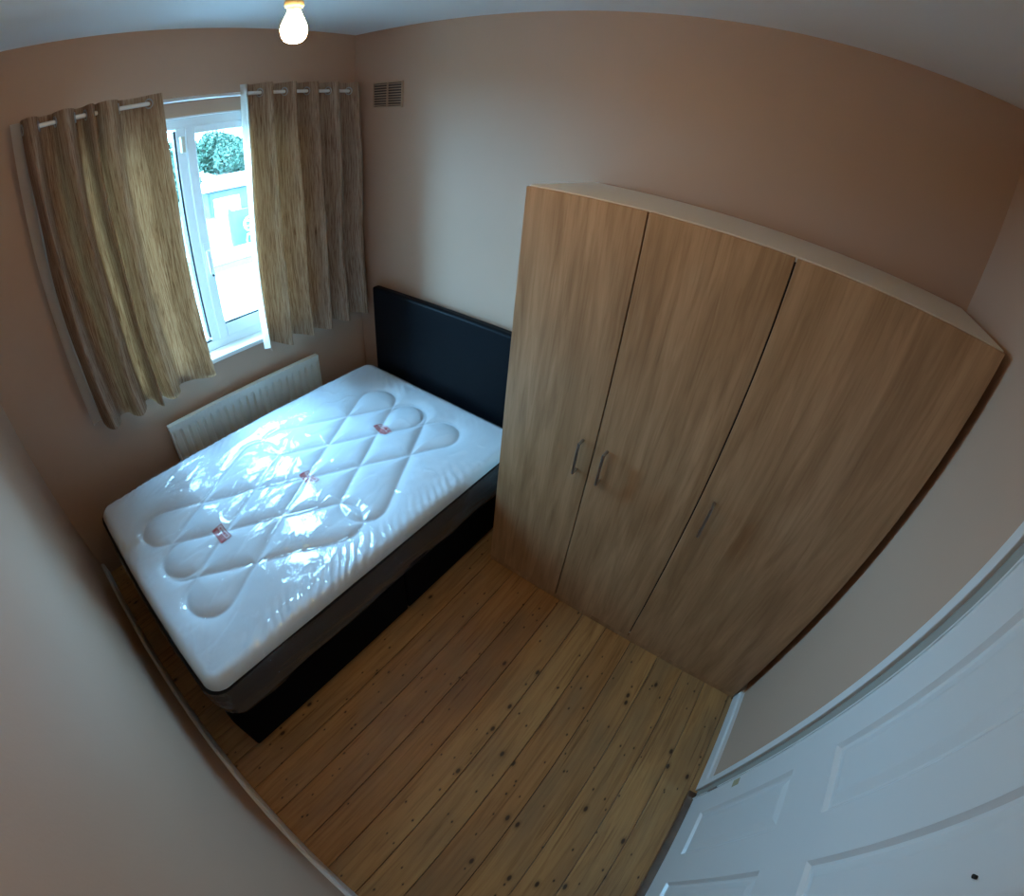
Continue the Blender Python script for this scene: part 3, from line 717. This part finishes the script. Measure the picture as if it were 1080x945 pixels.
# ------------------------------------------------------------------ garden seen through the window (upper floor, ground 2.6 m below)
GZ = -2.6
struct(B('ground', (-60, -30, GZ - 0.3), (-0.26, 45, GZ), 'grass'), 'green lawn outside')
struct(B('trim_3', (-13.9, -10, GZ), (-0.3, 20, GZ + 0.03), 'concrete'), 'pale concrete yard below the window')
struct(B('trim_4', (-29.5, 4.2, GZ), (-14.9, 26, GZ + 0.02), 'path_stone'), 'grey garden path beyond the yard')
struct(B('trim_5', (-17.9, 4.4, GZ + 0.02), (-16.2, 26, GZ + 0.05), 'concrete'), 'pale paving band across the path')
gar = thing('garage', 'low grey-green garage with white flat roof across the garden', 'garage', (-28, 14, GZ))
B('wall', (-32, 8.9, GZ), (-26, 24, -1.05), 'shed_wall', gar)
B('roof', (-32.4, 8.6, -1.05), (-25.7, 24.4, -0.72), 'roof_white', gar, bevel=0.03)
for k in range(5): B('wall_panel', (-26.0, 9.0 + k * 2.9, -2.4), (-25.94, 11.7 + k * 2.9, -1.2), 'shed_wall', gar, bevel=0.02)
B('garage_door', (-26.0, 9.2, GZ), (-25.90, 10.9, -1.55), 'roof_white', gar, bevel=0.02)
gp = thing('garden_screen', 'teal painted screen standing in the garden behind the white chair', 'screen', (-17.1, 7.4, GZ))
B('screen_panel', (-17.15, 6.40, GZ + 0.05), (-17.05, 9.0, -1.05), 'teal_paint', gp, bevel=0.01)
for y in (6.40, 9.0): B('post', (-17.2, y - 0.05, GZ), (-17.0, y + 0.05, -0.95), 'teal_paint', gp, bevel=0.01)
gc = thing('garden_chair', 'white curly metal chair in front of the teal screen', 'chair', (-16.5, 7.12, GZ + 0.05))
bm = bmesh.new(); lathe(bm, (-16.5, 7.12, GZ + 0.50), [(0.26, 0), (0.27, 0.015), (0.26, 0.04)], 20); link('seat', bm, 'chair_white', gc, smooth=True)
for sx in (-1, 1):
    for sy in (-1, 1):
        bm = bmesh.new(); tube(bm, [(-16.5 + sx * .2, 7.12 + sy * .2, GZ + 0.51), (-16.5 + sx * .25, 7.12 + sy * .25, GZ + 0.25), (-16.5 + sx * .22, 7.12 + sy * .24, GZ + 0.05)], 0.03); link('leg', bm, 'chair_white', gc)
bm = bmesh.new(); torus(bm, (-16.72, 7.12, GZ + 0.92), (1, 0, 0), 0.30, 0.035, 24, 8)
for s in (-1, 1): torus(bm, (-16.72, 7.12 + s * 0.13, GZ + 0.95), (1, 0, 0), 0.12, 0.025, 16, 6)
link('backrest', bm, 'chair_white', gc, smooth=True)
def make_tree(label, c, rx, rz_, mat, n, seed, ls):
    rnd = random.Random(seed)
    t = thing('tree', label, 'tree', (c[0], c[1], GZ), 'trees beyond the garden')
    bm = bmesh.new(); cyl(bm, (c[0], c[1], GZ), (c[0], c[1], c[2]), 0.22, 0.10, 10)
    for k in range(5):
        a = k * 1.3; cyl(bm, (c[0], c[1], GZ + 1.2 + k * .3), (c[0] + math.cos(a) * rx * .7, c[1] + math.sin(a) * rx * .7, c[2] + (k - 2) * .25 * rz_), 0.07, 0.03, 6)
    link('trunk', bm, 'bark', t)
    V = []; F = []
    blobs = []
    for _ in range(26):
        v = Vector((rnd.gauss(0, 1), rnd.gauss(0, 1), rnd.gauss(0, 1))).normalized() * rnd.uniform(.2, .62)
        blobs.append((v.x, v.y, v.z, rnd.uniform(.26, .38)))
    for i in range(n):
        b = rnd.choice(blobs); d = Vector((rnd.gauss(0, 1), rnd.gauss(0, 1), rnd.gauss(0, 1))).normalized() * b[3] * rnd.uniform(.75, 1.05)
        p = Vector((c[0] + (b[0] + d.x) * rx, c[1] + (b[1] + d.y) * rx, c[2] + (b[2] + d.z) * rz_))
        if p.z < GZ + 0.1: continue
        a = Vector((rnd.gauss(0, 1), rnd.gauss(0, 1), rnd.gauss(0, 1))).normalized(); q = a.orthogonal().normalized(); s = ls * rnd.uniform(.6, 1.3)
        k = len(V); V += [p - a * s, p + q * s * .45, p + a * s, p - q * s * .45]; F.append((k, k + 1, k + 2, k + 3))
    me = bpy.data.meshes.new('foliage'); me.from_pydata([tuple(v) for v in V], [], F); me.materials.append(M[mat])
    o = bpy.data.objects.new('foliage', me); COL.objects.link(o); o.parent = t; o.matrix_parent_inverse = Matrix.Translation(-Vector(t.location)); o['kind'] = 'stuff'
make_tree('dense dark green tree at the left of the garden view', (-20.5, 5.6, 0.7), 1.45, 2.1, 'leaf_green', 7000, 3, 0.11)
make_tree('tall green tree rising behind the garage', (-40.5, 15.6, 0.5), 4.0, 2.9, 'leaf_green', 15000, 4, 0.20)
make_tree('bluish green tree behind the garage, right of the tall green one', (-41.0, 22.2, -0.6), 2.3, 2.2, 'leaf_blue', 8000, 5, 0.20)
